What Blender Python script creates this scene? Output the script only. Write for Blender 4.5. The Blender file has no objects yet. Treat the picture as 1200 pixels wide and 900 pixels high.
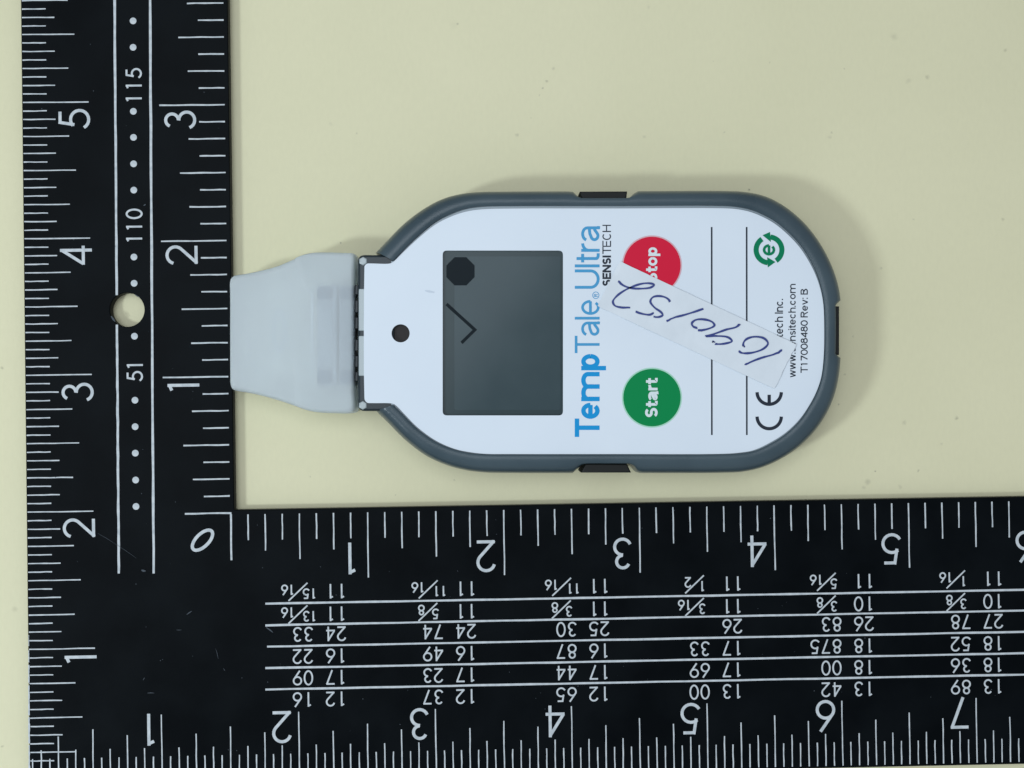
import bpy, bmesh, math, random
from mathutils import Vector, Euler, Matrix
random.seed(7)
sc = bpy.context.scene
COL = sc.collection
IN = 0.0254                      # one inch in metres
RT = 0.0023                      # thickness of the steel square (its top face is the plane z = RT)

# ---------------------------------------------------------------- camera
CAM_LOC = Vector((1.8749 * IN, 0.8159 * IN, 9.4337 * IN + RT))
CAM_ROT = Euler((0.0108, -0.0211, -0.0152), 'XYZ')
cam = bpy.data.cameras.new('camera')
cam.sensor_width = 36.0
cam.lens = 45.0
cam.clip_start = 0.01
cam.clip_end = 20.0
camo = bpy.data.objects.new('camera', cam)
COL.objects.link(camo)
camo.location = CAM_LOC
camo.rotation_euler = CAM_ROT
sc.camera = camo
CM = CAM_ROT.to_matrix()

# ---------------------------------------------------------------- room light (indoors: no sun, no sky)
world = bpy.data.worlds.new('World')
sc.world = world
world.use_nodes = True
bg = world.node_tree.nodes['Background']
bg.inputs['Color'].default_value = (0.90, 0.955, 1.045, 1)
bg.inputs['Strength'].default_value = 0.37


def area_lamp(name, loc, target, size, power, color, size_y=None):
    l = bpy.data.lights.new(name, 'AREA')
    l.energy = power
    l.color = color
    l.size = size
    if size_y:
        l.shape = 'RECTANGLE'
        l.size_y = size_y
    o = bpy.data.objects.new(name, l)
    COL.objects.link(o)
    o.location = loc
    o.rotation_euler = (Vector(target) - Vector(loc)).to_track_quat('-Z', 'Y').to_euler()
    return o


MID = Vector((0.055, 0.02, 0.0))
_az = Vector((-0.925, -0.38, 0)).normalized()
_el = math.radians(44)
KEY = MID + (_az * math.cos(_el) + Vector((0, 0, math.sin(_el)))) * 0.65
area_lamp('window_lamp', KEY, MID, 0.058, 1.3, (0.86, 0.975, 1.05), 0.085)
_cl = area_lamp('added_overhead_fill', (-0.26, 0.35, 1.7), (-0.26, 0.35, 0), 1.2, 9.0, (0.88, 0.965, 1.045), 0.8)  # added overhead fill, turned below so its edge reflects across the display
_cl.rotation_euler = (0, 0, math.radians(51))

sc.view_settings.view_transform = 'Standard'
sc.view_settings.look = 'None'
sc.view_settings.exposure = 0.07
sc.view_settings.gamma = 1.0
sc.view_settings.use_curve_mapping = False
sc.render.engine = 'CYCLES'
sc.cycles.use_denoising = True
sc.cycles.max_bounces = 8


# ---------------------------------------------------------------- helpers
def P(px, py, z):
    """the point of the horizontal plane z seen at pixel (px, py) of the 1200 x 900 photograph"""
    d = CM @ Vector(((px - 600) / 1500.0, (450 - py) / 1500.0, -1.0))
    t = (z - CAM_LOC.z) / d.z
    return CAM_LOC + d * t


def R(px, py):
    """pixel to ruler inches on the top face of the square"""
    p = P(px, py, RT)
    return (p.x / IN, p.y / IN)


def empty(name, loc):
    o = bpy.data.objects.new(name, None)
    o.empty_display_size = 0.01
    COL.objects.link(o)
    o.location = loc
    return o


def tag(o, label=None, cat=None, kind=None, group=None):
    if label: o['label'] = label
    if cat: o['category'] = cat
    if kind: o['kind'] = kind
    if group: o['group'] = group
    return o


def root_loc(p):
    v = Vector((0, 0, 0))
    while p is not None:
        v += p.location
        p = p.parent
    return v


def link_mesh(name, me, mat, parent):
    o = bpy.data.objects.new(name, me)
    COL.objects.link(o)
    if mat is not None:
        me.materials.clear()
        me.materials.append(mat)
    if parent is not None:
        o.parent = parent
    return o


def mesh_obj(name, verts, faces, mat, parent=None, smooth=False, angle=40):
    """vertices in world metres; stored relative to an origin in the middle of the piece"""
    off = root_loc(parent) if parent else Vector((0, 0, 0))
    vs = [Vector(v) for v in verts]
    lo = Vector([min(v[i] for v in vs) for i in range(3)])
    hi = Vector([max(v[i] for v in vs) for i in range(3)])
    org = (lo + hi) / 2
    org.z = lo.z
    me = bpy.data.meshes.new(name)
    me.from_pydata([tuple(v - org) for v in vs], [], faces)
    me.update()
    bm = bmesh.new()
    bm.from_mesh(me)
    bmesh.ops.recalc_face_normals(bm, faces=bm.faces)
    bm.to_mesh(me)
    bm.free()
    if smooth:
        me.shade_smooth()
        me.set_sharp_from_angle(angle=math.radians(angle))
    o = link_mesh(name, me, mat, parent)
    o.location = org - off
    return o


def flat_obj(name, verts, faces, mat, parent=None):
    o = mesh_obj(name, verts, faces, mat, parent)
    me = o.data
    if len(me.polygons):
        bm = bmesh.new()
        bm.from_mesh(me)
        for f in bm.faces:
            if f.normal.z < 0:
                f.normal_flip()
        bm.to_mesh(me)
        bm.free()
    return o


def plate(name, outlines, z0, z1, bevel, mat, parent=None, res=2):
    """a bevelled flat plate from world-space XY outlines (first is the outside, others are holes)"""
    off = root_loc(parent) if parent else Vector((0, 0, 0))
    xs = [p[0] for p in outlines[0]]
    ys = [p[1] for p in outlines[0]]
    org = Vector(((min(xs) + max(xs)) / 2, (min(ys) + max(ys)) / 2, z0))
    cu = bpy.data.curves.new(name, 'CURVE')
    cu.dimensions = '2D'
    cu.fill_mode = 'BOTH'
    for ol in outlines:
        s = cu.splines.new('POLY')
        s.points.add(len(ol) - 1)
        for q, p in zip(s.points, ol):
            q.co = (p[0] - org.x, p[1] - org.y, 0, 1)
        s.use_cyclic_u = True
    th = z1 - z0
    cu.extrude = th / 2 - bevel
    cu.bevel_depth = bevel
    cu.bevel_resolution = res
    cu.offset = -bevel
    tmp = bpy.data.objects.new(name + '_curve', cu)
    COL.objects.link(tmp)
    dg = bpy.context.evaluated_depsgraph_get()
    me = bpy.data.meshes.new_from_object(tmp.evaluated_get(dg))
    bpy.data.objects.remove(tmp)
    bpy.data.curves.remove(cu)
    me.name = name
    bm = bmesh.new()
    bm.from_mesh(me)
    bmesh.ops.remove_doubles(bm, verts=bm.verts, dist=1e-6)
    bmesh.ops.recalc_face_normals(bm, faces=bm.faces)
    for v in bm.verts:
        v.co.z += th / 2
    bm.to_mesh(me)
    bm.free()
    me.shade_smooth()
    me.set_sharp_from_angle(angle=math.radians(35))
    for pl in me.polygons:
        if abs(pl.normal.z) > .9995:
            pl.use_smooth = False
    o = link_mesh(name, me, mat, parent)
    o.location = org - off
    return o


def pxs(pts, z):
    return [tuple(P(x, y, z)[:2]) for x, y in pts]


def arc(cx, cy, rx, ry, a0, a1, n=14):
    out = []
    for i in range(n + 1):
        a = math.radians(a0 + (a1 - a0) * i / n)
        out.append((cx + rx * math.cos(a), cy + ry * math.sin(a)))
    return out


def round_poly(pts, r, n=5):
    """corner-rounded polygon; r a number or list"""
    out = []
    m = len(pts)
    for i in range(m):
        p0, p1, p2 = Vector(pts[i - 1]), Vector(pts[i]), Vector(pts[(i + 1) % m])
        rr = r[i] if isinstance(r, (list, tuple)) else r
        if rr <= 0:
            out.append(tuple(p1))
            continue
        a, b = (p0 - p1), (p2 - p1)
        ra = min(rr, a.length * .49, b.length * .49)
        A, B = p1 + a.normalized() * ra, p1 + b.normalized() * ra
        for k in range(n + 1):
            t = k / n
            q = A * (1 - t) ** 2 + p1 * 2 * t * (1 - t) + B * t * t
            out.append(tuple(q))
    return out


def catmull(pts, n=8, closed=False):
    out = []
    m = len(pts)
    rng = m if closed else m - 1
    for i in range(rng):
        if closed:
            p = [Vector(pts[(i + k - 1) % m]) for k in range(4)]
        else:
            p = [Vector(pts[max(0, min(m - 1, i + k - 1))]) for k in range(4)]
        # centripetal
        t = [0.0]
        for k in range(3):
            t.append(t[-1] + max((p[k + 1] - p[k]).length, 1e-9) ** .5)
        for k in range(n):
            u = t[1] + (t[2] - t[1]) * k / n
            def L(a, b, ta, tb): return a * ((tb - u) / (tb - ta)) + b * ((u - ta) / (tb - ta)) if tb - ta > 1e-6 else a
            A1, A2, A3 = L(p[0], p[1], t[0], t[1]), L(p[1], p[2], t[1], t[2]), L(p[2], p[3], t[2], t[3])
            B1, B2 = L(A1, A2, t[0], t[2]), L(A2, A3, t[1], t[3])
            out.append(tuple(L(B1, B2, t[1], t[2])))
    if not closed:
        out.append(tuple(pts[-1]))
    return out


def ribbon(pts, w, closed=False, widths=None):
    """flat ribbon of width w along 2D points -> verts2d, quads"""
    P2 = [Vector(p) for p in pts]
    q = [P2[0]]
    for p in P2[1:]:
        if (p - q[-1]).length > 1e-7:
            q.append(p)
    if closed and (q[0] - q[-1]).length < 1e-7:
        q.pop()
    n = len(q)
    V, F = [], []
    for i in range(n):
        if closed:
            d0, d1 = (q[i] - q[i - 1]).normalized(), (q[(i + 1) % n] - q[i]).normalized()
        else:
            d0 = (q[i] - q[i - 1]).normalized() if i else (q[1] - q[0]).normalized()
            d1 = (q[i + 1] - q[i]).normalized() if i < n - 1 else d0
        n0, n1 = Vector((-d0.y, d0.x)), Vector((-d1.y, d1.x))
        m = n0 + n1
        if m.length < .2:
            m = n0.copy()
        m.normalize()
        k = 1 / max(.5, m.dot(n0))
        ww = (widths[i] if widths else w) / 2
        V += [q[i] + m * ww * k, q[i] - m * ww * k]
    for i in range(n if closed else n - 1):
        a, b = 2 * i, 2 * ((i + 1) % n)
        F.append((a, a + 1, b + 1, b))
    return V, F


class Ink:
    """collects flat ribbons and patches; every stroke lies a few microns above the one before"""
    def __init__(self, to_world, z, dz=6e-6):
        self.f, self.z, self.dz = to_world, z, dz
        self.V, self.F, self.k = [], [], 0

    def _add(self, V, F):
        b = len(self.V)
        zz = self.z + self.dz * (self.k % 6)
        self.k += 1
        for v in V:
            x, y = self.f(v[0], v[1], zz)
            self.V.append((x, y, zz))
        self.F += [tuple(b + i for i in f) for f in F]

    def line(self, pts, w, closed=False, widths=None):
        self._add(*ribbon(pts, w, closed, widths))

    def disc(self, c, r, n=20, ry=None):
        self._add([(c[0] + r * math.cos(2 * math.pi * i / n), c[1] + (ry or r) * math.sin(2 * math.pi * i / n)) for i in range(n)], [tuple(range(n))])

    def poly(self, pts):
        self._add(list(pts), [tuple(range(len(pts)))])

    def build(self, name, mat, parent=None):
        return flat_obj(name, self.V, self.F, mat, parent)


def px_world(x, y, z):
    p = P(x, y, z)
    return p.x, p.y


def inch_world(x, y, z):
    return x * IN, y * IN


# ---------------------------------------------------------------- materials
def material(name, color, rough=.5, spec=.5, metal=0.0, **kw):
    m = bpy.data.materials.new(name)
    m.use_nodes = True
    b = m.node_tree.nodes['Principled BSDF']
    b.inputs['Base Color'].default_value = (*color, 1)
    b.inputs['Roughness'].default_value = rough
    b.inputs['Specular IOR Level'].default_value = spec
    b.inputs['Metallic'].default_value = metal
    for k, v in kw.items():
        b.inputs[k.replace('_', ' ')].default_value = v
    return m


def N(m, t, **kw):
    n = m.node_tree.nodes.new(t)
    for k, v in kw.items():
        setattr(n, k, v)
    return n


def mottle(m, c0, c1, scale, detail=4, lo=.35, hi=.65, rough=None, bump=None):
    """noise between two colours (+ roughness variation and fine bump) in object space"""
    nt = m.node_tree
    b = nt.nodes['Principled BSDF']
    tc = N(m, 'ShaderNodeTexCoord')
    nz = N(m, 'ShaderNodeTexNoise')
    nz.inputs['Scale'].default_value = scale
    nz.inputs['Detail'].default_value = detail
    nt.links.new(tc.outputs['Object'], nz.inputs['Vector'])
    cr = N(m, 'ShaderNodeValToRGB')
    cr.color_ramp.elements[0].position = lo
    cr.color_ramp.elements[0].color = (*c0, 1)
    cr.color_ramp.elements[1].position = hi
    cr.color_ramp.elements[1].color = (*c1, 1)
    nt.links.new(nz.outputs['Fac'], cr.inputs['Fac'])
    nt.links.new(cr.outputs['Color'], b.inputs['Base Color'])
    if rough:
        mr = N(m, 'ShaderNodeMapRange')
        mr.inputs['To Min'].default_value, mr.inputs['To Max'].default_value = rough
        nt.links.new(nz.outputs['Fac'], mr.inputs['Value'])
        nt.links.new(mr.outputs['Result'], b.inputs['Roughness'])
    if bump:
        n2 = N(m, 'ShaderNodeTexNoise')
        n2.inputs['Scale'].default_value = bump[0]
        n2.inputs['Detail'].default_value = 3
        nt.links.new(tc.outputs['Object'], n2.inputs['Vector'])
        bp = N(m, 'ShaderNodeBump')
        bp.inputs['Strength'].default_value = bump[1]
        bp.inputs['Distance'].default_value = bump[2]
        nt.links.new(n2.outputs['Fac'], bp.inputs['Height'])
        nt.links.new(bp.outputs['Normal'], b.inputs['Normal'])
    return cr


M_RULER = material('black_enamel', (.006, .0085, .010), .4, .035)
mottle(M_RULER, (.0022, .0034, .0045), (.0042, .006, .0075), 90, 5, rough=(.28, .4), bump=(2600, .25, .00004))
M_RMARK = material('pale_grey_paint', (.55, .62, .66), .6, .2)
mottle(M_RMARK, (.46, .51, .54), (.63, .675, .695), 900, 4, .3, .6)
M_WEAR = material('worn_paint_fleck', (.07, .085, .10), .7, .2)
M_LABEL = material('white_label_film', (.76, .83, .90), .38, .35)
mottle(M_LABEL, (.745, .815, .885), (.775, .845, .91), 45, 4, rough=(.34, .44), bump=(900, .08, .00003))
M_RING = material('smoky_blue_plastic', (.075, .105, .135), .34, .5)
mottle(M_RING, (.040, .066, .082), (.062, .094, .112), 60, 4, rough=(.22, .36), bump=(3600, .5, .00005))
_r = M_RING.node_tree.nodes['Principled BSDF']
_r.inputs['Transmission Weight'].default_value = .28
_r.inputs['IOR'].default_value = 1.42
for _e in [n for n in M_RING.node_tree.nodes if n.type == 'VALTORGB'][0].color_ramp.elements:
    _e.color = [min(1, c * 1.35) for c in _e.color[:3]] + [1]
M_FACE = material('grey_clear_plastic', (.30, .36, .40), .3, .5)
M_BODY = material('dark_inner_plastic', (.02, .026, .03), .4, .4)
M_NECK = material('smoky_neck_plastic', (.020, .030, .036), .25, .3)
M_CLEAR = material('pale_clear_plastic', (.40, .46, .47), .25, .6)
M_BLACK = material('black_rubber', (.006, .007, .006), .55, .3)
M_SENSOR = material('sensor_black', (.018, .014, .013), .5, .3)
M_LCD = material('display_glass', (.050, .074, .081), .15, .2)
M_LCDB = material('display_border', (.040, .061, .066), .15, .2)
mottle(M_LCD, (.047, .072, .080), (.054, .081, .089), 120, 5, .3, .7, rough=(.09, .16))
M_SEG = material('display_segment', (.007, .013, .017), .25, .06)
M_BLUE = material('blue_print', (.008, .31, .68), .45, .15)
M_BLUE2 = material('light_blue_print', (.06, .34, .62), .45, .3)
M_NAVY = material('navy_print', (.012, .02, .035), .5, .3)
M_GREEN = material('green_print', (.0, .25, .07), .42, .12)
M_GREENH = material('pale_green_halo', (.40, .72, .55), .42, .3)
M_REDH = material('pale_red_halo', (.72, .45, .50), .42, .3)
M_EGREEN = material('deep_green_print', (.0, .21, .09), .45, .12)
M_RED = material('red_print', (.70, .012, .048), .42, .12)
M_WPRINT = material('white_print', (.74, .82, .84), .45, .3)
M_INK = material('blue_ballpoint_ink', (.025, .045, .22), .4, .4)
M_TAPE = material('matte_paper_tape', (.69, .74, .755), .6, .25)
mottle(M_TAPE, (.715, .77, .815), (.765, .82, .865), 160, 4, rough=(.36, .58), bump=(380, .45, .00016))
M_SMUDGE = material('grey_smudge', (.62, .69, .77), .5, .3)
M_TAPEG = material('tape_scrap', (.70, .745, .77), .5, .3)
M_METAL = material('connector_grey', (.36, .44, .48), .45, .4)
M_MOULD = material('moulded_mark_plastic', (.55, .63, .67), .5, .3)
M_CAPIN = material('cap_inner_rib', (.05, .13, .20), .5, .3)

M_CAP = material('frosted_cap_plastic', (.86, .935, .965), .42, .4)
_b = M_CAP.node_tree.nodes['Principled BSDF']
_b.inputs['Transmission Weight'].default_value = .5
_b.inputs['IOR'].default_value = 1.3
_b.inputs['Roughness'].default_value = .38

# table laminate: cream yellow, faint mottling and grain, a few fixed stains
M_TABLE = material('cream_laminate', (.80, .72, .44), .42, .3)
_cr = mottle(M_TABLE, (.745, .71, .465), (.785, .745, .495), 26, 6, .3, .7, rough=(.40, .5), bump=(1500, .18, .00006))
STAINS = [(640, 96, 2.0, .5), (636, 103, 1.6, .45), (632, 112, 1.5, .25), (649, 80, 2.6, .28), (606, 158, 2.4, .3), (622, 138, 1.4, .2),
          (399, 284, 1.4, .75), (877, 223, 1.3, .85), (536, 28, 1.4, .45), (532, 30, 6, .06), (388, 145, 3, .12), (418, 156, 1.4, .3),
          (1048, 43, 5, .22), (1087, 91, 3, .32), (1065, 95, 4, .18), (1178, 59, 2.4, .35), (975, 155, 2, .3), (972, 161, 2.6, .2),
          (990, 80, 1.2, .4), (903, 73, 1.2, .3), (1026, 552, 1.3, .7), (1017, 565, 3.6, .32), (1012, 571, 3, .22), (1055, 571, 3, .2), (1076, 551, 1.4, .45),
          (1121, 490, 2.4, .5), (1060, 495, 3.2, .25), (1104, 520, 2, .2), (983, 474, 1.2, .5), (533, 563, 1.6, .4), (463, 580, 1.5, .35),
          (364, 559, 1.3, .3), (990, 439, 1.4, .35), (1000, 394, 1.6, .3), (1033, 315, 2, .28), (1071, 257, 1.6, .25), (1175, 257, 2, .3),
          (17, 714, 3.5, .22), (3, 875, 1.6, .4), (2, 431, 1.8, .4), (755, 160, 2.4, .22), (848, 155, 1.4, .3), (836, 71, 1.4, .25), (760, 8, 2.4, .15)]


def add_stains(m, cr, stains):
    nt = m.node_tree
    b = nt.nodes['Principled BSDF']
    geo = N(m, 'ShaderNodeNewGeometry')
    nz = N(m, 'ShaderNodeTexNoise')
    nz.inputs['Scale'].default_value = 900
    nt.links.new(geo.outputs['Position'], nz.inputs['Vector'])
    wob = N(m, 'ShaderNodeVectorMath', operation='MULTIPLY_ADD')
    wob.inputs[1].default_value = (.0009, .0009, 0)
    nt.links.new(nz.outputs['Color'], wob.inputs[0])
    nt.links.new(geo.outputs['Position'], wob.inputs[2])
    acc = None
    for x, y, r, s in stains:
        p = P(x, y, 0)
        d = N(m, 'ShaderNodeVectorMath', operation='DISTANCE')
        d.inputs[1].default_value = (p.x + .00045, p.y + .00045, 0)
        nt.links.new(wob.outputs[0], d.inputs[0])
        mr = N(m, 'ShaderNodeMapRange')
        mr.interpolation_type = 'SMOOTHSTEP'
        mr.inputs['From Min'].default_value = 0
        mr.inputs['From Max'].default_value = r * 1.35 / 6200
        mr.inputs['To Min'].default_value = s * .75
        mr.inputs['To Max'].default_value = 0
        nt.links.new(d.outputs['Value'], mr.inputs['Value'])
        if acc is None:
            acc = mr.outputs['Result']
        else:
            mx = N(m, 'ShaderNodeMath', operation='MAXIMUM')
            nt.links.new(acc, mx.inputs[0])
            nt.links.new(mr.outputs['Result'], mx.inputs[1])
            acc = mx.outputs[0]
    mix = N(m, 'ShaderNodeMix', data_type='RGBA')
    mix.inputs[7].default_value = (.10, .095, .07, 1)
    nt.links.new(acc, mix.inputs[0])
    mp = N(m, 'ShaderNodeMapping')
    mp.inputs['Scale'].default_value = (1500, 600, 1)
    nt.links.new(geo.outputs['Position'], mp.inputs['Vector'])
    gn = N(m, 'ShaderNodeTexNoise')
    gn.inputs['Scale'].default_value = 1
    gn.inputs['Detail'].default_value = 3
    nt.links.new(mp.outputs['Vector'], gn.inputs['Vector'])
    bn = N(m, 'ShaderNodeTexNoise')
    bn.inputs['Scale'].default_value = 9
    bn.inputs['Detail'].default_value = 5
    nt.links.new(geo.outputs['Position'], bn.inputs['Vector'])
    ad = N(m, 'ShaderNodeMath', operation='ADD')
    nt.links.new(gn.outputs['Fac'], ad.inputs[0])
    nt.links.new(bn.outputs['Fac'], ad.inputs[1])
    gr = N(m, 'ShaderNodeMapRange')
    gr.inputs['From Min'].default_value, gr.inputs['From Max'].default_value = .6, 1.4
    gr.inputs['To Min'].default_value, gr.inputs['To Max'].default_value = .975, 1.025
    nt.links.new(ad.outputs[0], gr.inputs['Value'])
    vm = N(m, 'ShaderNodeVectorMath', operation='SCALE')
    nt.links.new(cr.outputs['Color'], vm.inputs[0])
    nt.links.new(gr.outputs['Result'], vm.inputs['Scale'])
    nt.links.new(vm.outputs[0], mix.inputs[6])
    nt.links.new(mix.outputs[2], b.inputs['Base Color'])


add_stains(M_TABLE, _cr, STAINS)

# ---------------------------------------------------------------- the table top
tbl = mesh_obj('tabletop', [(-.6, -.5, 0), (.7, -.5, 0), (.7, .6, 0), (-.6, .6, 0), (-.6, -.5, -.02), (.7, -.5, -.02), (.7, .6, -.02), (-.6, .6, -.02)],
               [(0, 1, 2, 3), (7, 6, 5, 4), (0, 4, 5, 1), (1, 5, 6, 2), (2, 6, 7, 3), (3, 7, 4, 0)], M_TABLE)
tag(tbl, 'pale cream yellow laminate table surface with faint specks and scuffs', kind='structure')

# ---------------------------------------------------------------- stroke alphabet
def digits_futura():
    g = {}
    g['0'] = [(arc(.31, .5, .27, .47, 90, 450, 24), True)]
    g['1'] = [([(.31, 0), (.31, 1)], False), ([(.31, .94), (.15, .865)], False)]
    g['2'] = [(arc(.31, .70, .265, .265, 165, -40, 14) + [(.05, .02)], False), ([(.03, .05), (.60, .05)], False)]
    g['3'] = [(arc(.28, .755, .20, .20, 158, -88, 14), False), (arc(.28, .29, .255, .25, 92, -160, 16), False)]
    g['4'] = [([(.46, 0), (.46, 1)], False), ([(.46, .94), (.03, .27)], False), ([(.0, .27), (.60, .27)], False)]
    g['5'] = [([(.54, .95), (.20, .95)], False), ([(.207, 1.0), (.125, .50)], False), (arc(.285, .335, .29, .285, 132, -152, 18), False)]
    g['6'] = [(arc(.30, .31, .265, .265, 0, 360, 24), True), ([(.47, 1), (.085, .46)], False)]
    g['7'] = [([(.03, .95), (.60, .95)], False), ([(.565, .97), (.19, 0)], False)]
    g['8'] = [(arc(.30, .76, .195, .195, -90, 270, 20), True), (arc(.30, .30, .255, .255, 90, 450, 22), True)]
    g['9'] = [(arc(.30, .69, .265, .265, 180, 540, 24), True), ([(.13, 0), (.515, .54)], False)]
    return g


FUT = digits_futura()


def grotesk(ch, w):
    """centre-line strokes and advance of a plain grotesque letter of stroke width w (cap height 1)"""
    h = w / 2
    xh = .74
    gap = .1 - w * .25

    def done(st, width):
        return st, width + gap
    if ch == ' ': return [], .26
    if ch == 'T':
        W = .60 + w * .6
        return done([[(0, 1 - h), (W, 1 - h)], [(W / 2, 1 - w), (W / 2, 0)]], W - .07)
    if ch == 'U':
        W = .60 + w
        return done([[(h, 1)] + arc(W / 2, .30 + h, W / 2 - h, .30, 180, 360, 14) + [(W - h, 1)]], W)
    if ch == 'E':
        W = .50 + w * .7
        return done([[(h, 0), (h, 1)], [(w, 1 - h), (W, 1 - h)], [(w, .52), (W - .05, .52)], [(w, h), (W, h)]], W)
    if ch == 'H':
        W = .58 + w
        return done([[(h, 0), (h, 1)], [(W - h, 0), (W - h, 1)], [(w, .52), (W - w, .52)]], W)
    if ch == 'N':
        W = .58 + w
        return done([[(h, 0), (h, 1)], [(W - h, 0), (W - h, 1)], [(h, 1 - h * .4), (W - h, h * .4)]], W)
    if ch == 'I': return done([[(h, 0), (h, 1)]], w)
    if ch == 'C':
        W = .62 + w * .6
        return done([arc(W / 2, .5, W / 2 - h, .5 - h, 48, 312, 20)], W)
    if ch in 'S':
        W = .54 + w * .6
        r = W / 2 - h
        return done([arc(W / 2, .745 - h * .5, r * .93, .255 - h * .5, 25, 262, 14) + arc(W / 2, .255 + h * .5, r, .255 - h * .5, 82, -155, 14)], W)
    if ch == 's':
        W = .42 + w * .5
        r = W / 2 - h
        return done([arc(W / 2, xh * .75 - h * .5, r * .9, xh * .25 - h * .5, 25, 262, 10) + arc(W / 2, xh * .25 + h * .5, r, xh * .25 - h * .5, 82, -155, 10)], W)
    if ch == 'R':
        W = .56 + w * .6
        return done([[(h, 0), (h, 1)], [(w, 1 - h), (W * .55, 1 - h)] + arc(W * .55, .74, W * .45 - h, .26 - h, 90, -90, 10) + [(w, .48 + h)], [(W * .55, .48), (W - h, 0)]], W)
    if ch == 'B':
        W = .56 + w * .6
        return done([[(h, 0), (h, 1)], [(w, 1 - h), (W * .55, 1 - h)] + arc(W * .55, .76, W * .40 - h, .24 - h, 90, -90, 10) + [(w, .52 + h)],
                     [(W * .55, .52 - h * .2)] + arc(W * .55, .27, W * .45 - h, .27 - h, 80, -90, 10) + [(w, h)]], W)
    if ch == 'e':
        W = .50 + w * .7
        return done([[(w * .9, xh * .5), (W - w * .5, xh * .5)], arc(W / 2, xh / 2, W / 2 - h, xh / 2 - h, 0, 318, 22)], W)
    if ch == 'c':
        W = .48 + w * .7
        return done([arc(W / 2, xh / 2, W / 2 - h, xh / 2 - h, 45, 315, 18)], W)
    if ch == 'o':
        W = .51 + w * .7
        return done([arc(W / 2, xh / 2, W / 2 - h, xh / 2 - h, 0, 360, 24)], W)
    if ch in 'nh':
        W = .44 + w
        st = [[(h, 0), (h, 1 if ch == 'h' else xh)], [(h, xh * .62)] + arc(W / 2, xh * .62, W / 2 - h, xh * .38 - h, 170, 0, 12) + [(W - h, 0)]]
        return done(st, W)
    if ch == 'm':
        c = .34 + w * .78
        W = 2 * c + w
        st = [[(h, 0), (h, xh)]]
        for k in range(2):
            x0, x1 = h + k * c, h + (k + 1) * c
            st.append(arc((x0 + x1) / 2, xh * .64, c / 2, xh * .36 - h, 170, 0, 12) + [(x1, 0)])
        return done(st, W)
    if ch == 'p':
        W = .50 + w * .75
        return done([[(h, -.26), (h, xh)], arc(W / 2 + h * .3, xh / 2, W / 2 - h * 1.3, xh / 2 - h, 0, 360, 22)], W)
    if ch == 'a':
        W = .46 + w * .8
        return done([arc(W / 2 - h * .2, xh * .66, W / 2 - h * .9, xh * .34 - h, 165, 0, 12) + [(W - h * 1.1, .04), (W, h * .6)],
                     [(W - w * .9, xh * .56), (W * .5, xh * .53)] + arc(W * .36, xh * .28, W * .36 - h, xh * .26 - h * .9, 100, 300, 12) + [(W - w * .9, xh * .30)]], W)
    if ch == 'l': return done([[(h, 0), (h, 1)]], w)
    if ch == 'i': return done([[(h, 0), (h, xh)], [(h, 1 - w * 1.1), (h, 1)]], w)
    if ch == 't':
        W = .20 + w
        return done([[(W * .45, .93), (W * .45, .15)] + arc(W * .45 + .12, .14, .12, .14 - h, 180, 270, 6) + [(W + .02, h)], [(0, xh - h), (W, xh - h)]], W)
    if ch == 'r':
        W = .23 + w * .8
        return done([[(h, 0), (h, xh)], [(h, xh * .55)] + arc(W, xh * .58, W - h, xh * .42 - h, 170, 92, 8)], W)
    if ch == 'w':
        W = .66 + w
        return done([[(h * .8, xh), (W * .27, 0)], [(W * .27, 0), (W * .5, xh)], [(W * .5, xh), (W * .73, 0)], [(W * .73, 0), (W - h * .8, xh)]], W)
    if ch == 'v':
        W = .42 + w
        return done([[(h * .8, xh), (W / 2, 0)], [(W / 2, 0), (W - h * .8, xh)]], W)
    if ch == '.': return done([[(h, 0), (h, w * 1.15)]], w)
    if ch == ':': return done([[(h, 0), (h, w * 1.15)], [(h, xh - w * 1.15), (h, xh)]], w)
    if ch in FUT:
        return done([[(p[0] * .92, h + (p[1] - .03) * (1 - w) / .94) for p in s] + ([(s[0][0] * .92, h + (s[0][1] - .03) * (1 - w) / .94)] if c else []) for s, c in FUT[ch]], .56)
    raise KeyError(ch)


def label_text(ink, runs, base_x, y0, y1, cap):
    """text reading up the picture: baseline at pixel column base_x, from row y0 (start) up to y1; runs = [(text, weight)]"""
    total = 0
    for s, w in runs:
        for ch in s:
            total += grotesk(ch, w)[1]
    total -= .1 - runs[-1][1] * .25
    k = (y0 - y1) / total
    u = 0
    out = []
    for s, w in runs:
        for ch in s:
            st, adv = grotesk(ch, w)
            for pts in st:
                ink.line([(base_x - p[1] * cap, y0 - (u + p[0]) * k) for p in pts], w * (cap * .6 + k * .4))
            u += adv
    return k


# ---------------------------------------------------------------- the steel square (ruler)
sq = empty('framing_square', (0, 0, 0))
tag(sq, 'flat black steel square with pale inch scales lying along two sides of the device', 'ruler')
XI, YI, XO, YO = .0249, .0211, -1.5 + .0137, -2 + .0418       # physical edges in inches
XE, YE = 9.6, 6.2
ZP = RT + .00003
hole_c = R(149.0, 363.0)
outer = [(XO, YO), (XE, YO), (XE, YI), (XI, YI), (XI, YE), (XO, YE)]
outer = [(x * IN, y * IN) for x, y in round_poly(outer, [.02, 0, 0, .012, 0, 0], 3)]
hole = [((hole_c[0] + .125 * math.cos(a)) * IN, (hole_c[1] + .125 * math.sin(a)) * IN) for a in [2 * math.pi * i / 48 for i in range(48)]]
plate('steel_body', [outer, hole], 0.00002, RT, .00016, M_RULER, sq)

PXI = 1 / 159.0       # inches per pixel on the square


def jit(a): return random.uniform(-a, a)


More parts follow.
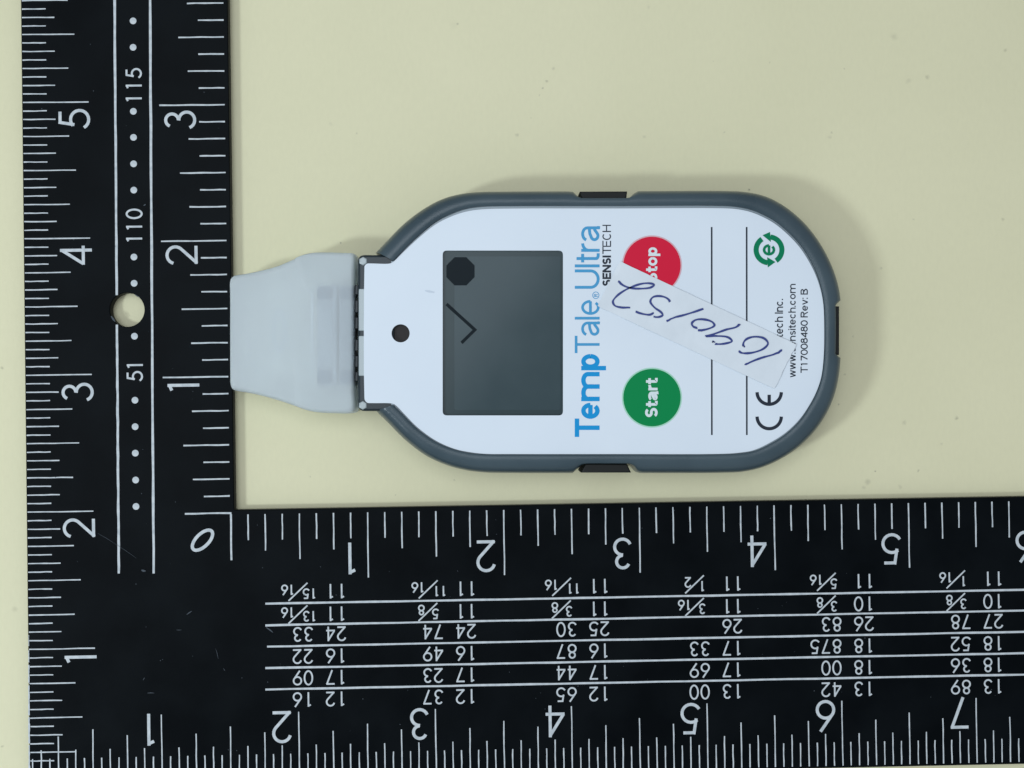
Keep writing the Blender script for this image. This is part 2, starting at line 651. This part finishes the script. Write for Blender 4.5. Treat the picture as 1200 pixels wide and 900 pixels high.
def ticks_line(ink, horizontal, pos, a, b, w=.0115):
    """one painted tick, its paint a little uneven"""
    n = 4
    pts = []
    for i in range(n + 1):
        t = a + (b - a) * i / n
        j = jit(.0012)
        pts.append((t, pos + j) if horizontal else (pos + j, t))
    ink.line(pts, w, widths=[w * (1 + jit(.16)) for _ in pts])


def numeral(txt, origin, up, right, size, w, parent, name='numeral', narrow=1.0):
    """one numeral: origin = lower left corner in inches, up/right unit vectors"""
    ink = Ink(inch_world, ZP)
    for s, closed in FUT[txt]:
        ink.line([(origin[0] + right[0] * p[0] * size * narrow + up[0] * p[1] * size, origin[1] + right[1] * p[0] * size * narrow + up[1] * p[1] * size) for p in s], w, closed)
    return ink.build(name, M_RMARK, parent)


UPL, RTL = (-1, 0), (0, 1)       # numerals of the upright arm: tops face left
UPB, RTB = (0, -1), (-1, 0)      # numerals of the lower arm: upside down
LEN16 = {16: 76, 8: 60.5, 4: 53, 2: 37.5, 1: 27.5}
LEN8 = {8: 76, 4: 53, 2: 42.5, 1: 30}


def kind(i, full):
    d = full
    while i % d: d //= 2
    return d


ink = Ink(inch_world, ZP)
for i in range(1, int((YE + 2) * 16)):
    y = i / 16 - 1.969
    if y > YE - .03: break
    ticks_line(ink, True, y, XO + .008, XO + .008 + LEN16[kind(i, 16)] * PXI, .0088)
ink.build('tick_marks', M_RMARK, sq)
ink = Ink(inch_world, ZP + .00005)
for i in range(1, int((XE + 1.5) * 16)):
    x = i / 16 - 1.523
    if x > XE - .03: break
    ticks_line(ink, False, x, YO + .018, YO + .018 + LEN16[kind(i, 16)] * PXI, .0088)
ink.build('tick_marks', M_RMARK, sq)
ink = Ink(inch_world, ZP)
for i in range(1, int(YE * 8)):
    ticks_line(ink, True, i / 8, -.006 - LEN8[kind(i, 8)] * PXI, -.006, .0108)
ticks_line(ink, True, 0, -.335, .004, .0125)
ink.build('tick_marks', M_RMARK, sq)
ink = Ink(inch_world, ZP)
for i in range(1, int(XE * 8)):
    b = -.012
    ticks_line(ink, False, i / 8, b - LEN8[kind(i, 8)] * PXI, b, .0098)
ticks_line(ink, False, 0, -.345, -.0065, .0125)
ink.build('tick_marks', M_RMARK, sq)

NS, NW = .232, .0222
for n in range(1, 9):                       # outer scale of the upright arm
    y = n - 1.969
    if y > YE - .2: break
    numeral(str(n), (XO + .497, y - .195 if n != 1 else y - .135), UPL, RTL, NS, NW, sq)
for n in range(1, 7):                       # inner scale of the upright arm
    if n > YE - .2: break
    numeral(str(n), (-.218, n - .175 if n != 1 else n - .13), UPL, RTL, NS, NW, sq)
for n in range(1, 10):                      # outer scale of the lower arm
    x = n - 1.523
    if x > XE - .3: break
    numeral(str(n), (x - .052 if n != 1 else x - .022, YO + .503), UPB, RTB, NS, NW, sq)
for n in range(1, 10):                      # inner scale of the lower arm
    numeral(str(n), (n - .062 if n != 1 else n - .062, -.232), UPB, RTB, NS, NW, sq)
# the slanted zero in the inner corner
c0 = R(237.3, 633)
ink = Ink(inch_world, ZP)
ca, sa = math.cos(math.radians(44)), math.sin(math.radians(44))
ink.line([(c0[0] + x * ca - y * sa, c0[1] + x * sa + y * ca) for x, y in arc(0, 0, .094, .046, 0, 360, 28)], .0235, True)
ink.build('numeral', M_RMARK, sq)

# the two long lines, dots and small figures down the upright arm
for (xa, xb) in ((134.3, 139.3), (175.8, 180.2)):
    ink = Ink(inch_world, ZP)
    a, b = R(xa, 0), R(xb, 672)
    d = ((a[0] - b[0]) / (a[1] - b[1]))
    segs = [(b[1], YE - .05)]
    if xa < 150:
        segs = [(b[1], hole_c[1] - .108), (hole_c[1] + .108, YE - .05)]
    for y0, y1 in segs:
        n = 36
        pts = [(b[0] + d * (y - b[1]) + jit(.0012), y) for y in [y0 + (y1 - y0) * i / n for i in range(n + 1)]]
        ink.line(pts, .018, widths=[.0175 * (1 + jit(.14)) for _ in pts])
    ink.build('rule_line', M_RMARK, sq)
for (x, y) in ((156, 24.5), (156, 55.5), (156.3, 130.5), (156.5, 161), (156.6, 192), (156.8, 222.8), (157, 301.2), (157.2, 332), (157.6, 394), (158.2, 469),
               (158.4, 500), (158.6, 531), (159, 562.5), (159.4, 593.5), (155.8, -6.5), (155.7, -37.5)):
    ink = Ink(inch_world, ZP)
    ink.disc(R(x, y), .0245)
    ink.build('dot', M_RMARK, sq)
for txt, x, y in (('1', 166.2, 121), ('1', 166.2, 106), ('5', 166.2, 91.5), ('1', 166.7, 285.3), ('1', 166.7, 271.3), ('0', 166.7, 256.3), ('5', 167.5, 446.5), ('1', 167.5, 433.5)):
    numeral(txt, R(x, y), UPL, RTL, .117, .0140, sq, 'figure', narrow=1.0)

# the rafter table on the lower arm
LINES = ((311, 707.5, 1200, 691.2), (311, 732.8, 1200, 715.4), (313, 757.7, 1200, 740.3), (311, 783, 1200, 765.4), (311, 808, 1200, 790.4))
for (xa, ya, xb, yb) in LINES:
    ink = Ink(inch_world, ZP)
    a, b = Vector(R(xa, ya)), Vector(R(xb, yb))
    d = (b - a) / (b.x - a.x)
    n = 48
    pts = [(a.x + t, a.y + d.y * t + jit(.001)) for t in [(XE - .1 - a.x) * i / n for i in range(n + 1)]]
    ink.line(pts, .0145, widths=[.0145 * (1 + jit(.15)) for _ in pts])
    ink.build('rule_line', M_RMARK, sq)
COLX = (405.5, 557.8, 713.9, 869.7, 1023.9, 1175.3)
ROWS = (('11 15/16', '11 11/16', '11 11/16', '11 1/2', '11 5/16', '11 1/16'),
        ('11 13/16', '11 5/8', '11 3/8', '11 3/16', '10 3/8', '10 3/8'),
        ('24 33', '24 74', '25 30', '26', '26 83', '27 78'),
        ('16 22', '16 49', '16 87', '17 33', '18 875', '18 52'),
        ('17 09', '17 23', '17 44', '17 69', '18 00', '18 36'),
        ('12 16', '12 37', '12 65', '13 00', '13 42', '13 89'))
ROWY = (684.3, 710.8, 734.2, 760, 785.2, 810.5)      # upper pixel row (the foot of the upside-down figures) at x = 390
FS, FW, PITCH = .106, .0118, .0815
for ri, row in enumerate(ROWS):
    for ci, txt in enumerate(row):
        ink = Ink(inch_world, ZP)
        bx, by = R(COLX[ci], ROWY[ri] - .0188 * (COLX[ci] - 390))

        def fig(ch, u, v, size, w):
            for s, closed in FUT[ch]:
                ink.line([(bx - (u + p[0] * size), by - (v + p[1] * size)) for p in s], w, closed)
        parts = txt.split(' ')
        for k, ch in enumerate(parts[0]):
            fig(ch, k * PITCH, 0, FS, FW)
        if len(parts) > 1:
            q = parts[1]
            if '/' in q:
                a, b = q.split('/')
                u0 = .278 - .058 * len(a) + .055
                for k, ch in enumerate(a):
                    fig(ch, u0 + k * .052, .030, .075, .0108)
                us = u0 + .056 * len(a) - .012
                ink.line([(bx - (us - .035), by - -.012), (bx - (us + .105), by - .118)], .0105)
                for k, ch in enumerate(b):
                    fig(ch, us + .060 + k * .050, .0, .075, .0108)
            else:
                for k, ch in enumerate(q):
                    fig(ch, .2425 + k * PITCH, 0, FS, FW)
        ink.build('figure', M_RMARK, sq)

# flecks and scratches where the black paint or the marks have worn
ink = Ink(inch_world, ZP + .0001)
for (x0, y0, x1, y1, w) in ((219, 720, 225, 716, 1.2), (173, 812, 181, 812, .9), (168, 797, 170, 794, .8), (166, 668, 171, 669, 2.6), (207, 738, 213, 738, .6),
                            (168.5, 241, 171, 239.5, 1.6), (312, 735, 320, 741, 1.6), (115, 625, 135, 637, .4), (135, 637, 160, 654, .35),
                            (130.5, 370.5, 135, 377, 2.2), (158, 345, 164, 348.5, 1.2), (253, 760, 256, 772, .5), (262, 783, 264, 786, .6)):
    a, b = R(x0, y0), R(x1, y1)
    ink.line([a, ((a[0] + b[0]) / 2 + jit(.002), (a[1] + b[1]) / 2 + jit(.002)), b], w * PXI, widths=[w * PXI * .5, w * PXI, w * PXI * .4])
for _ in range(80):
    if random.random() < .55:
        p = (random.uniform(0, 6), random.uniform(YO + .05, YI - .04))
    else:
        p = (random.uniform(XO + .05, XI - .03), random.uniform(-2, 4))
    ink.disc(p, random.uniform(.0014, .0042), 5)
o = ink.build('wear_fleck', M_WEAR, sq)
o['kind'] = 'stuff'

ink = Ink(inch_world, ZP + .0001)
for y0, y1, w in ((744, 757, .7), (762, 776, 1.0), (779, 800, 1.3), (803, 838, 1.6), (840, 871, 1.7), (873, 905, 1.7)):
    ys = [y0 + (y1 - y0) * i / 10 for i in range(11)]
    ink.line([R(33.9 + (y - 745) * .0045 + jit(.15), y) for y in ys], w * PXI, widths=[w * PXI * (1 + jit(.35)) for _ in ys])
ink.build('chipped_edge', M_RMARK, sq)

# ---------------------------------------------------------------- the temperature logger
mm = .001
H = 11.0 * mm
ZRO = 6.0 * mm          # height at which the ring is widest
ZRI = 10.9 * mm
ZL = 10.6 * mm          # label face
root = P(690, 390, 0)
dev = empty('temperature_logger', (root.x, root.y, 0))
tag(dev, 'white faced electronic logger with grey rim, small display and frosted end cap', 'data logger')

ST = [((441, 297), (461, 305.5)), ((455, 282), (472, 293.5)), ((475, 262), (489, 277)), ((500, 243.8), (510, 260)), ((520, 233.8), (528, 250.5)),
      ((540, 228.5), (546, 244.2)), ((560, 226.3), (565, 241.5)), ((600, 225.7), (600, 240.7)), ((720, 225.4), (720, 240.6)), ((850, 225), (848, 240.5)),
      ((870, 226), (864, 241.8)), ((890, 229.7), (880, 245)), ((905, 235.7), (894, 250.5)), ((922, 246.5), (909, 258.8)), ((940, 262.5), (925, 272)),
      ((955, 281.5), (939, 287)), ((966, 300), (949.5, 303)), ((974, 318), (957.5, 319.5)), ((979.5, 336), (963, 337)), ((982.5, 355), (966.3, 356)),
      ((983.3, 388), (967.3, 388)), ((982.3, 420), (966.5, 420)), ((979.5, 445), (963.5, 443)), ((974, 467), (957.5, 461)), ((964.5, 488), (949, 477)),
      ((952, 506), (938, 493)), ((935, 523), (922, 508.5)), ((918, 535), (905, 519.5)), ((893, 547), (884, 529)), ((869, 552.7), (864, 532)),
      ((844, 554), (842, 533)), ((720, 554.2), (720, 533)), ((600, 554.2), (600, 533)), ((565, 553.3), (568, 532.8)), ((545, 550.7), (550, 531)),
      ((525, 545.5), (532, 527)), ((500, 534.3), (510, 517.7)), ((475, 515.5), (488, 502)), ((455, 495.5), (473, 487)), ((441, 481.5), (461, 474.5))]
OUT = catmull([s[0] for s in ST], 26)
INN = catmull([s[1] for s in ST], 26)


def notch(p):
    """the rim is cut back where the three black vents sit"""
    x, y = p

    def f(t, a, b, c, d, depth):
        if t <= a or t >= d: return 0
        if t < b: return depth * (t - a) / (b - a)
        if t > c: return depth * (d - t) / (d - c)
        return depth
    if y < 240: return (x, y + f(x, 670, 679, 735, 744, 9.6))
    if y > 540: return (x, y - f(x, 671, 682, 738, 746, 10.8))
    if x > 970 and 340 < y < 430: return (x - f(y, 353, 359, 415, 420, 7.4), y)
    return p


PROF = [(0, 10.2, 0), (0, 10.85, 0), (.07, 11.0, 0), (.25, 11.02, 0), (.45, 10.93, .3), (.62, 10.65, .6), (.77, 10.05, .85), (.89, 9.1, 1), (.97, 7.7, 1), (1, 6.0, 1), (.985, 3.6, 1), (.95, 1.7, 1), (.89, .55, 1), (.8, .12, 1), (.55, .12, .3)]
V, F = [], []
for po, pi in zip(OUT, INN):
    b = P(*pi, ZRI)
    a0 = P(*po, ZRO)
    a1 = P(*notch(po), ZRO)
    for t, z, k in PROF:
        q = b.lerp(a0, t)
        q = q + (a1 - a0) * k * t if k else q
        V.append((q.x, q.y, z * mm))
m = len(PROF)
for i in range(len(OUT) - 1):
    for j in range(m - 1):
        F.append((i * m + j, i * m + j + 1, (i + 1) * m + j + 1, (i + 1) * m + j))
F.append(tuple(range(m)))
F.append(tuple((len(OUT) - 1) * m + j for j in range(m))[::-1])
mesh_obj('rim', V, F, M_RING, dev, True, 50)

inset = [((i[0] * .8 + o_[0] * .2), (i[1] * .8 + o_[1] * .2)) for o_, i in zip(OUT[::6], INN[::6])]
body_px = inset + [(446, 478), (424, 478), (424, 302), (446, 302)]
plate('inner_body', [pxs(body_px, ZRI)],   .5 * mm, 9.45 * mm, .3 * mm, M_BODY, dev)
face_px = [(i[0] - .0, i[1]) for i in INN[::5]] + [(458, 474.5), (458, 305.5)]
lcd_px = [(518.8, 293.6), (659.8, 293.6), (659.8, 486.8), (518.8, 486.8)]
hole_px = [(469.5 + 10.6 * math.cos(a), 390.6 + 10.6 * math.sin(a)) for a in [2 * math.pi * i / 32 for i in range(32)]]
lcd_hole = round_poly(lcd_px, 5)
plate('face_plate', [pxs(face_px, ZRI), pxs(lcd_hole, ZL), pxs(hole_px, ZL)], 9.7 * mm, 10.32 * mm, .05 * mm, M_FACE, dev)

# neck
neck_px = round_poly([(419.3, 298.6), (462, 298.6), (462, 481.8), (419.3, 481.8)], [8, 0, 0, 8])
plate('neck', [pxs(neck_px, 10.2 * mm)], 1.2 * mm, 10.25 * mm, .45 * mm, M_NECK, dev)
for (x0, y0, x1, y1) in ((420.4, 338.5, 427.5, 387.6), (420.4, 393.6, 427.5, 440.5)):
    plate('clear_insert', [pxs(round_poly([(x0, y0), (x1, y0), (x1, y1), (x0, y1)], 1.5), 10.3 * mm)], 9.6 * mm, 10.38 * mm, .12 * mm, M_CLEAR, dev)
for (x, y) in ((425.5, 306), (425.2, 475)):
    plate('clear_insert', [pxs([(x + 5.2 * math.cos(a), y + 5.2 * math.sin(a)) for a in [2 * math.pi * (i + .5) / 6 for i in range(6)]], 10.3 * mm)], 9.6 * mm, 10.4 * mm, .2 * mm, M_CLEAR, dev)
for (y0, y1) in ((334, 345), (352, 366), (372, 385), (398, 411), (417, 430), (436, 446)):
    plate('dark_slot', [pxs([(416.6, y0), (419.6, y0), (419.6, y1), (416.6, y1)], 9.8 * mm)], 8.4 * mm, 9.9 * mm, .1 * mm, M_BODY, dev)

# label with its window and sensor hole
lab = [(427, 316), (427.4, 311.5), (430, 309), (435, 308.7), (456, 308.9), (460, 307.4), (464, 304), (473, 295), (490, 279.3), (510, 263.3), (528, 254), (546, 248), (565, 245.2), (600, 244.3), (720, 244.2), (848, 244)]
lab += [(864, 245.1), (879, 248.2), (892.5, 253.5), (907.5, 261.8), (923, 274.6), (936.7, 289.2), (947, 304.6), (955.3, 320.8), (961.3, 338), (964.9, 356.5), (966, 388), (965.2, 420), (962.3, 442.6), (956.2, 460.3),
        (947.8, 476), (936.8, 491.7), (921, 507), (904.2, 517.8), (883.3, 527.6), (863.6, 530.9), (842, 532), (720, 532.2), (600, 532.2), (568.5, 531.9), (551, 530), (533, 526.2), (511, 516.6), (489.3, 500.9), (474.5, 486), (466, 477),
        (461.5, 473.6), (457, 472.6), (436, 472.4), (430.5, 472), (427.6, 469), (427, 465)]
lab = catmull(lab, 4, True)
label = plate('face_label', [pxs(lab, ZL), pxs(lcd_hole, ZL), pxs(hole_px, ZL)], 10.36 * mm, ZL, .03 * mm, M_LABEL, dev)
plate('sensor_port', [pxs([(469.5 + 12.5 * math.cos(a), 390.6 + 12.5 * math.sin(a)) for a in [2 * math.pi * i / 24 for i in range(24)]], 9.4 * mm)], 8.6 * mm, 9.66 * mm, .1 * mm, M_SENSOR, dev)

ZD = 10.18 * mm
disp = plate('display', [pxs([(515, 290), (664, 290), (664, 490), (515, 490)], ZD)], 9.5 * mm - .00012, ZD - .00012, .05 * mm, M_LCDB, dev)
ZA = ZD - .00008
act = Ink(px_world, ZA)
act.poly(round_poly([(532.5, 300.5), (657, 300.5), (657, 480.5), (532.5, 480.5)], 3))
act.build('active_area', M_LCD, disp)
seg = Ink(px_world, ZA + .00003)
seg.poly([(539.6 + 17.9 * math.cos(math.radians(22.5 + 45 * i)), 317.9 + 17.9 * math.sin(math.radians(22.5 + 45 * i))) for i in range(8)])
seg.build('stop_symbol', M_SEG, disp)
seg = Ink(px_world, ZA + .00003)
seg.line([(523.2, 356.3), (556.5, 386.5), (540.8, 401.8)], 3.7)
seg.build('check_symbol', M_SEG, disp)

# vents
for pts in (((679.5, 224.6), (735, 224.4), (734, 232), (731.5, 234.2), (684, 234.2), (681, 232)),
            ((686, 543.6), (734.5, 543.6), (739.5, 553.8), (681, 553.8)),
            ((976.2, 361), (978, 359), (983.2, 359), (983.2, 415.8), (978, 415.8), (976.2, 414))):
    plate('vent', [pxs(pts, 9.9 * mm)], 1.5 * mm, 10.2 * mm, .25 * mm, M_BLACK, dev)

# printing on the label
ZI = ZL + .00002
ink = Ink(px_world, ZI)
label_text(ink, [('Temp', .175)], 702.6, 512, 414.8, 29)
ink.build('product_lettering', M_BLUE, label)
ink = Ink(px_world, ZI)
label_text(ink, [('Tale', .105)], 702.6, 413.8, 351.5, 29)
label_text(ink, [('Ultra', .112)], 702.6, 338.5, 265, 29)
ink.build('product_lettering', M_BLUE2, label)
ink = Ink(px_world, ZI)
ink.line(arc(698.2, 346, 3.7, 3.9, 0, 360, 20), .8, True)
label_text(ink, [('R', .16)], 700.4, 347.8, 344.4, 4.4)
ink.build('registered_mark', M_BLUE2, label)
ink = Ink(px_world, ZI)
label_text(ink, [('SENSI', .21)], 716, 335.2, 299.4, 10)
label_text(ink, [('TECH', .115)], 716, 297.6, 263.4, 10)
ink.build('maker_lettering', M_NAVY, label)


def button(name, cx, cy, r, mat, halo, runs, y0, y1):
    n = 56
    plate(name, [pxs([(cx + r * math.cos(2 * math.pi * i / n), cy + r * math.sin(2 * math.pi * i / n)) for i in range(n)], ZL)], ZL - .00005, ZL + .00006, .00003, mat, label)
    b = [c for c in label.children if c.name.split('.')[0] == name][-1]
    h = Ink(px_world, ZI)
    h.line(arc(cx, cy, r + .7, r + .7, 0, 360, n), 1.8, True)
    h.build(name + '_edge', halo, label)
    return b


ZB = ZL + .00008
b1 = button('stop_button', 764, 311, 33.6, M_RED, M_REDH, None, 0, 0)
b2 = button('start_button', 764, 466, 33.6, M_GREEN, M_GREENH, None, 0, 0)
ink = Ink(px_world, ZB)
label_text(ink, [('Stop', .195)], 770.2, 330.5, 289.6, 14)
ink.build('stop_lettering', M_WPRINT, label)
ink = Ink(px_world, ZB)
label_text(ink, [('Start', .2)], 770.6, 489.2, 443.2, 14.6)
ink.build('start_lettering', M_WPRINT, label)
for x in (834, 875):
    ink = Ink(px_world, ZI)
    ink.line([(x, 266), (x + .2, 509.8)], 1.9)
    ink.build('printed_line', M_NAVY, label)

# recycling emblem: two arrows round an e
ink = Ink(px_world, ZI)
cx, cy = 901.2, 292.8
ink.line(arc(cx, cy, 15.1, 15.1, -84, 57, 20), 6.0)
ink.poly([(cx - 7.6, cy - 17.2), (cx + 1.2, cy - 21), (cx + 2.2, cy - 9.2)])
ink.line(arc(cx, cy, 15.1, 15.1, 96, 237, 20), 6.0)
ink.poly([(cx + 7.6, cy + 14.2), (cx - 1.4, cy + 20.6), (cx - 2.2, cy + 8.6)])
label_text(ink, [('e', .15)], cx + 7.2, cy + 6.8, cy - 6.8, 19.5)
ink.build('recycling_emblem', M_EGREEN, label)
# conformity mark
ink = Ink(px_world, ZI)
ink.line(arc(901.4, 488.2, 14.2, 14.2, 0, 180, 20), 3.9)
ink.line(arc(901.4, 459.6, 14.2, 14.2, 0, 180, 20), 3.9)
ink.line([(901.4, 462.6), (901.4, 473)], 3.9)
ink.build('conformity_mark', M_NAVY, label)
ink = Ink(px_world, ZI)
label_text(ink, [('Sensitech Inc.', .135)], 917.6, 425, 350.2, 9.6)
ink.build('small_lettering', M_NAVY, label)
ink = Ink(px_world, ZI)
label_text(ink, [('www.sensitech.com', .135)], 932.4, 442.2, 332.6, 8.6)
ink.build('small_lettering', M_NAVY, label)
ink = Ink(px_world, ZI)
label_text(ink, [('T17008480 Rev: B', .135)], 946.6, 437, 338.3, 8.4)
ink.build('small_lettering', M_NAVY, label)

ink = Ink(px_world, ZI)
ink.line([(498, 340.6), (503, 341.6), (509, 342.6)], 2, widths=[1.2, 2.6, 1.4])
ink.build('smudge', M_SMUDGE, label)

# the stuck-on paper strip with its handwritten number
A, B, C_, D_ = Vector((726, 306)), Vector((933, 403.5)), Vector((907.5, 455.5)), Vector((700.5, 358.8))
V, F = [], []
nu, nv = 40, 10
for lay in range(2):
    for j in range(nv + 1):
        for i in range(nu + 1):
            u, v = i / nu, j / nv
            p = A.lerp(B, u).lerp(D_.lerp(C_, u), v)
            if i in (0, nu): p = p + Vector((jit(.7), jit(.7)))
            if j in (0, nv): p = p + Vector((jit(.15), jit(.15)))
            bumpz = .000034 * math.sin(u * 17 + v * 3) * math.sin(v * 7 + u * 5) + .00003
            if u > .9: bumpz += .00012 * (u - .9) / .1 * abs(math.sin(v * 11 + 1))
            z = ZL + .00011 + bumpz + .000012 * math.sin(u * 41 + 7 * v) + (.00006 if lay else -.00001)
            q = P(p.x, p.y, z)
            V.append((q.x, q.y, z))
K = (nu + 1) * (nv + 1)
for j in range(nv):
    for i in range(nu):
        a = j * (nu + 1) + i
        F.append((K + a, K + a + 1, K + a + nu + 2, K + a + nu + 1))
        F.append((a, a + nu + 1, a + nu + 2, a + 1))
rimv = [i for i in range(nu + 1)] + [j * (nu + 1) + nu for j in range(1, nv + 1)] + [nv * (nu + 1) + i for i in range(nu - 1, -1, -1)] + [j * (nu + 1) for j in range(nv - 1, 0, -1)]
for k in range(len(rimv)):
    a, b = rimv[k], rimv[(k + 1) % len(rimv)]
    F.append((a, b, K + b, K + a))
tape = mesh_obj('paper_strip', V, F, M_TAPE, label, True, 40)
tape['label'] = 'slanted off-white paper strip with a handwritten blue number'
ink = Ink(px_world, ZL + .00027, 8e-6)


def Z(*pts): return [(690 + x / 4.285, 260 + y / 4.285) for x, y in pts]


for s in (Z((147, 298), (175, 320), (215, 333), (270, 335), (312, 329), (328, 316), (310, 309), (270, 310), (220, 325), (170, 350), (135, 378), (121, 400), (130, 420), (165, 430), (208, 430)),
          Z((407, 402), (395, 385), (360, 373), (322, 378), (309, 400), (330, 430), (362, 453), (371, 468), (350, 478), (325, 476)), Z((235, 450), (270, 462), (308, 466), (326, 457)),
          Z((575, 436), (520, 455), (470, 470), (430, 480), (390, 498)),
          Z((545, 532), (525, 526), (517, 510), (535, 493), (580, 490), (620, 503), (631, 520), (600, 537), (548, 545)),
          Z((757, 513), (740, 528), (690, 541), (640, 559), (588, 575)), Z((588, 575), (640, 573), (700, 580), (719, 599), (690, 610), (650, 614), (634, 612)), Z((620, 600), (626, 604)),
          Z((777, 627), (776, 610), (790, 590), (830, 577), (880, 585), (900, 610), (880, 635), (830, 655), (785, 660), (765, 657), (752, 649)),
          Z((971, 645), (930, 665), (870, 682), (815, 703), (787, 719))):
    c = catmull(s, 5)
    ink.line(c, 2.3, widths=[2.25 * (1 + .16 * math.sin(i * .7) + jit(.05)) for i in range(len(c))])
ink.build('handwriting', M_INK, tape)

# frosted cap over the connector
cap_px = [(270.8, 345), (270.6, 331), (272, 326), (276, 323.2), (288, 321.2), (300, 318.8), (313, 315.8), (326.7, 311.8), (337, 307.6), (348, 302.8), (358, 298.8), (369, 296.4), (385, 296), (405, 296.6), (414.5, 297.2), (417.6, 299.5),
          (417.6, 320), (417.2, 390), (417.4, 460), (417.6, 480), (415, 483.4), (409, 484.6), (390, 484.4), (374, 483.6), (362, 481.4), (350.7, 477.6), (339, 473.6), (326.7, 469.6), (313, 465.6), (300, 462.4), (288, 460), (279, 458.6), (273.5, 456.6), (271.4, 452), (271, 440), (270.8, 390)]
capo = catmull(cap_px, 4, True)
ctr = Vector((348, 390))
V, F = [], []
LV = ((.5, .55), (1.0, .0), (2.2, -.0), (5.6, 0), (7.4, .4), (8.3, 1.2), (8.75, 2.6), (8.95, 5.5))   # height mm, inset px
for z, ins in LV:
    for (x, y) in capo:
        p = Vector((x, y))
        d = ctr - p
        k = ins if ins >= 0 else 0
        q = p + Vector((math.copysign(min(abs(d.x), k), d.x), math.copysign(min(abs(d.y), k), d.y) if abs(d.y) > 1 else 0))
        w_ = P(q.x, q.y, 6.5 * mm)
        V.append((w_.x, w_.y, z * mm))
n = len(capo)
for l in range(len(LV) - 1):
    for i in range(n):
        F.append((l * n + i, l * n + (i + 1) % n, (l + 1) * n + (i + 1) % n, (l + 1) * n + i))
F.append(tuple(range(n))[::-1])
F.append(tuple((len(LV) - 1) * n + i for i in range(n)))
cap = mesh_obj('end_cap', V, F, M_CAP, dev, True, 60)
cap['label'] = 'frosted translucent push-on cap over the connector'
# what shows through it: connector and inner ribs
for (x0, x1) in ((372, 395), (397.2, 415.5)):
    plate('connector', [pxs(round_poly([(x0, 334), (x1, 334), (x1, 452), (x0, 452)], 2), 8 * mm)], 3.2 * mm, 8.15 * mm, .25 * mm, M_METAL, cap)
for (y0, y1) in ((337, 351), (434, 449)):
    plate('inner_rib', [pxs(round_poly([(372, y0), (389, y0), (389, y1), (372, y1)], 4), 8 * mm)], 8.2 * mm, 8.7 * mm, .2 * mm, M_CAPIN, cap)
    plate('inner_rib', [pxs(round_poly([(399, y0), (414, y0), (414, y1), (399, y1)], 4), 8 * mm)], 8.2 * mm, 8.45 * mm, .1 * mm, M_CAPIN, cap)
ink = Ink(px_world, 8.74 * mm)
ink.line(arc(327.5, 388, 6.5, 24, 0, 360, 28), 3.2, True)
ink.build('moulded_mark', M_MOULD, cap)
plate('inner_rib', [pxs([(365, 336), (367.5, 336), (367.5, 449), (365, 449)], 8 * mm)], 7.9 * mm, 8.6 * mm, .1 * mm, M_WPRINT, cap)
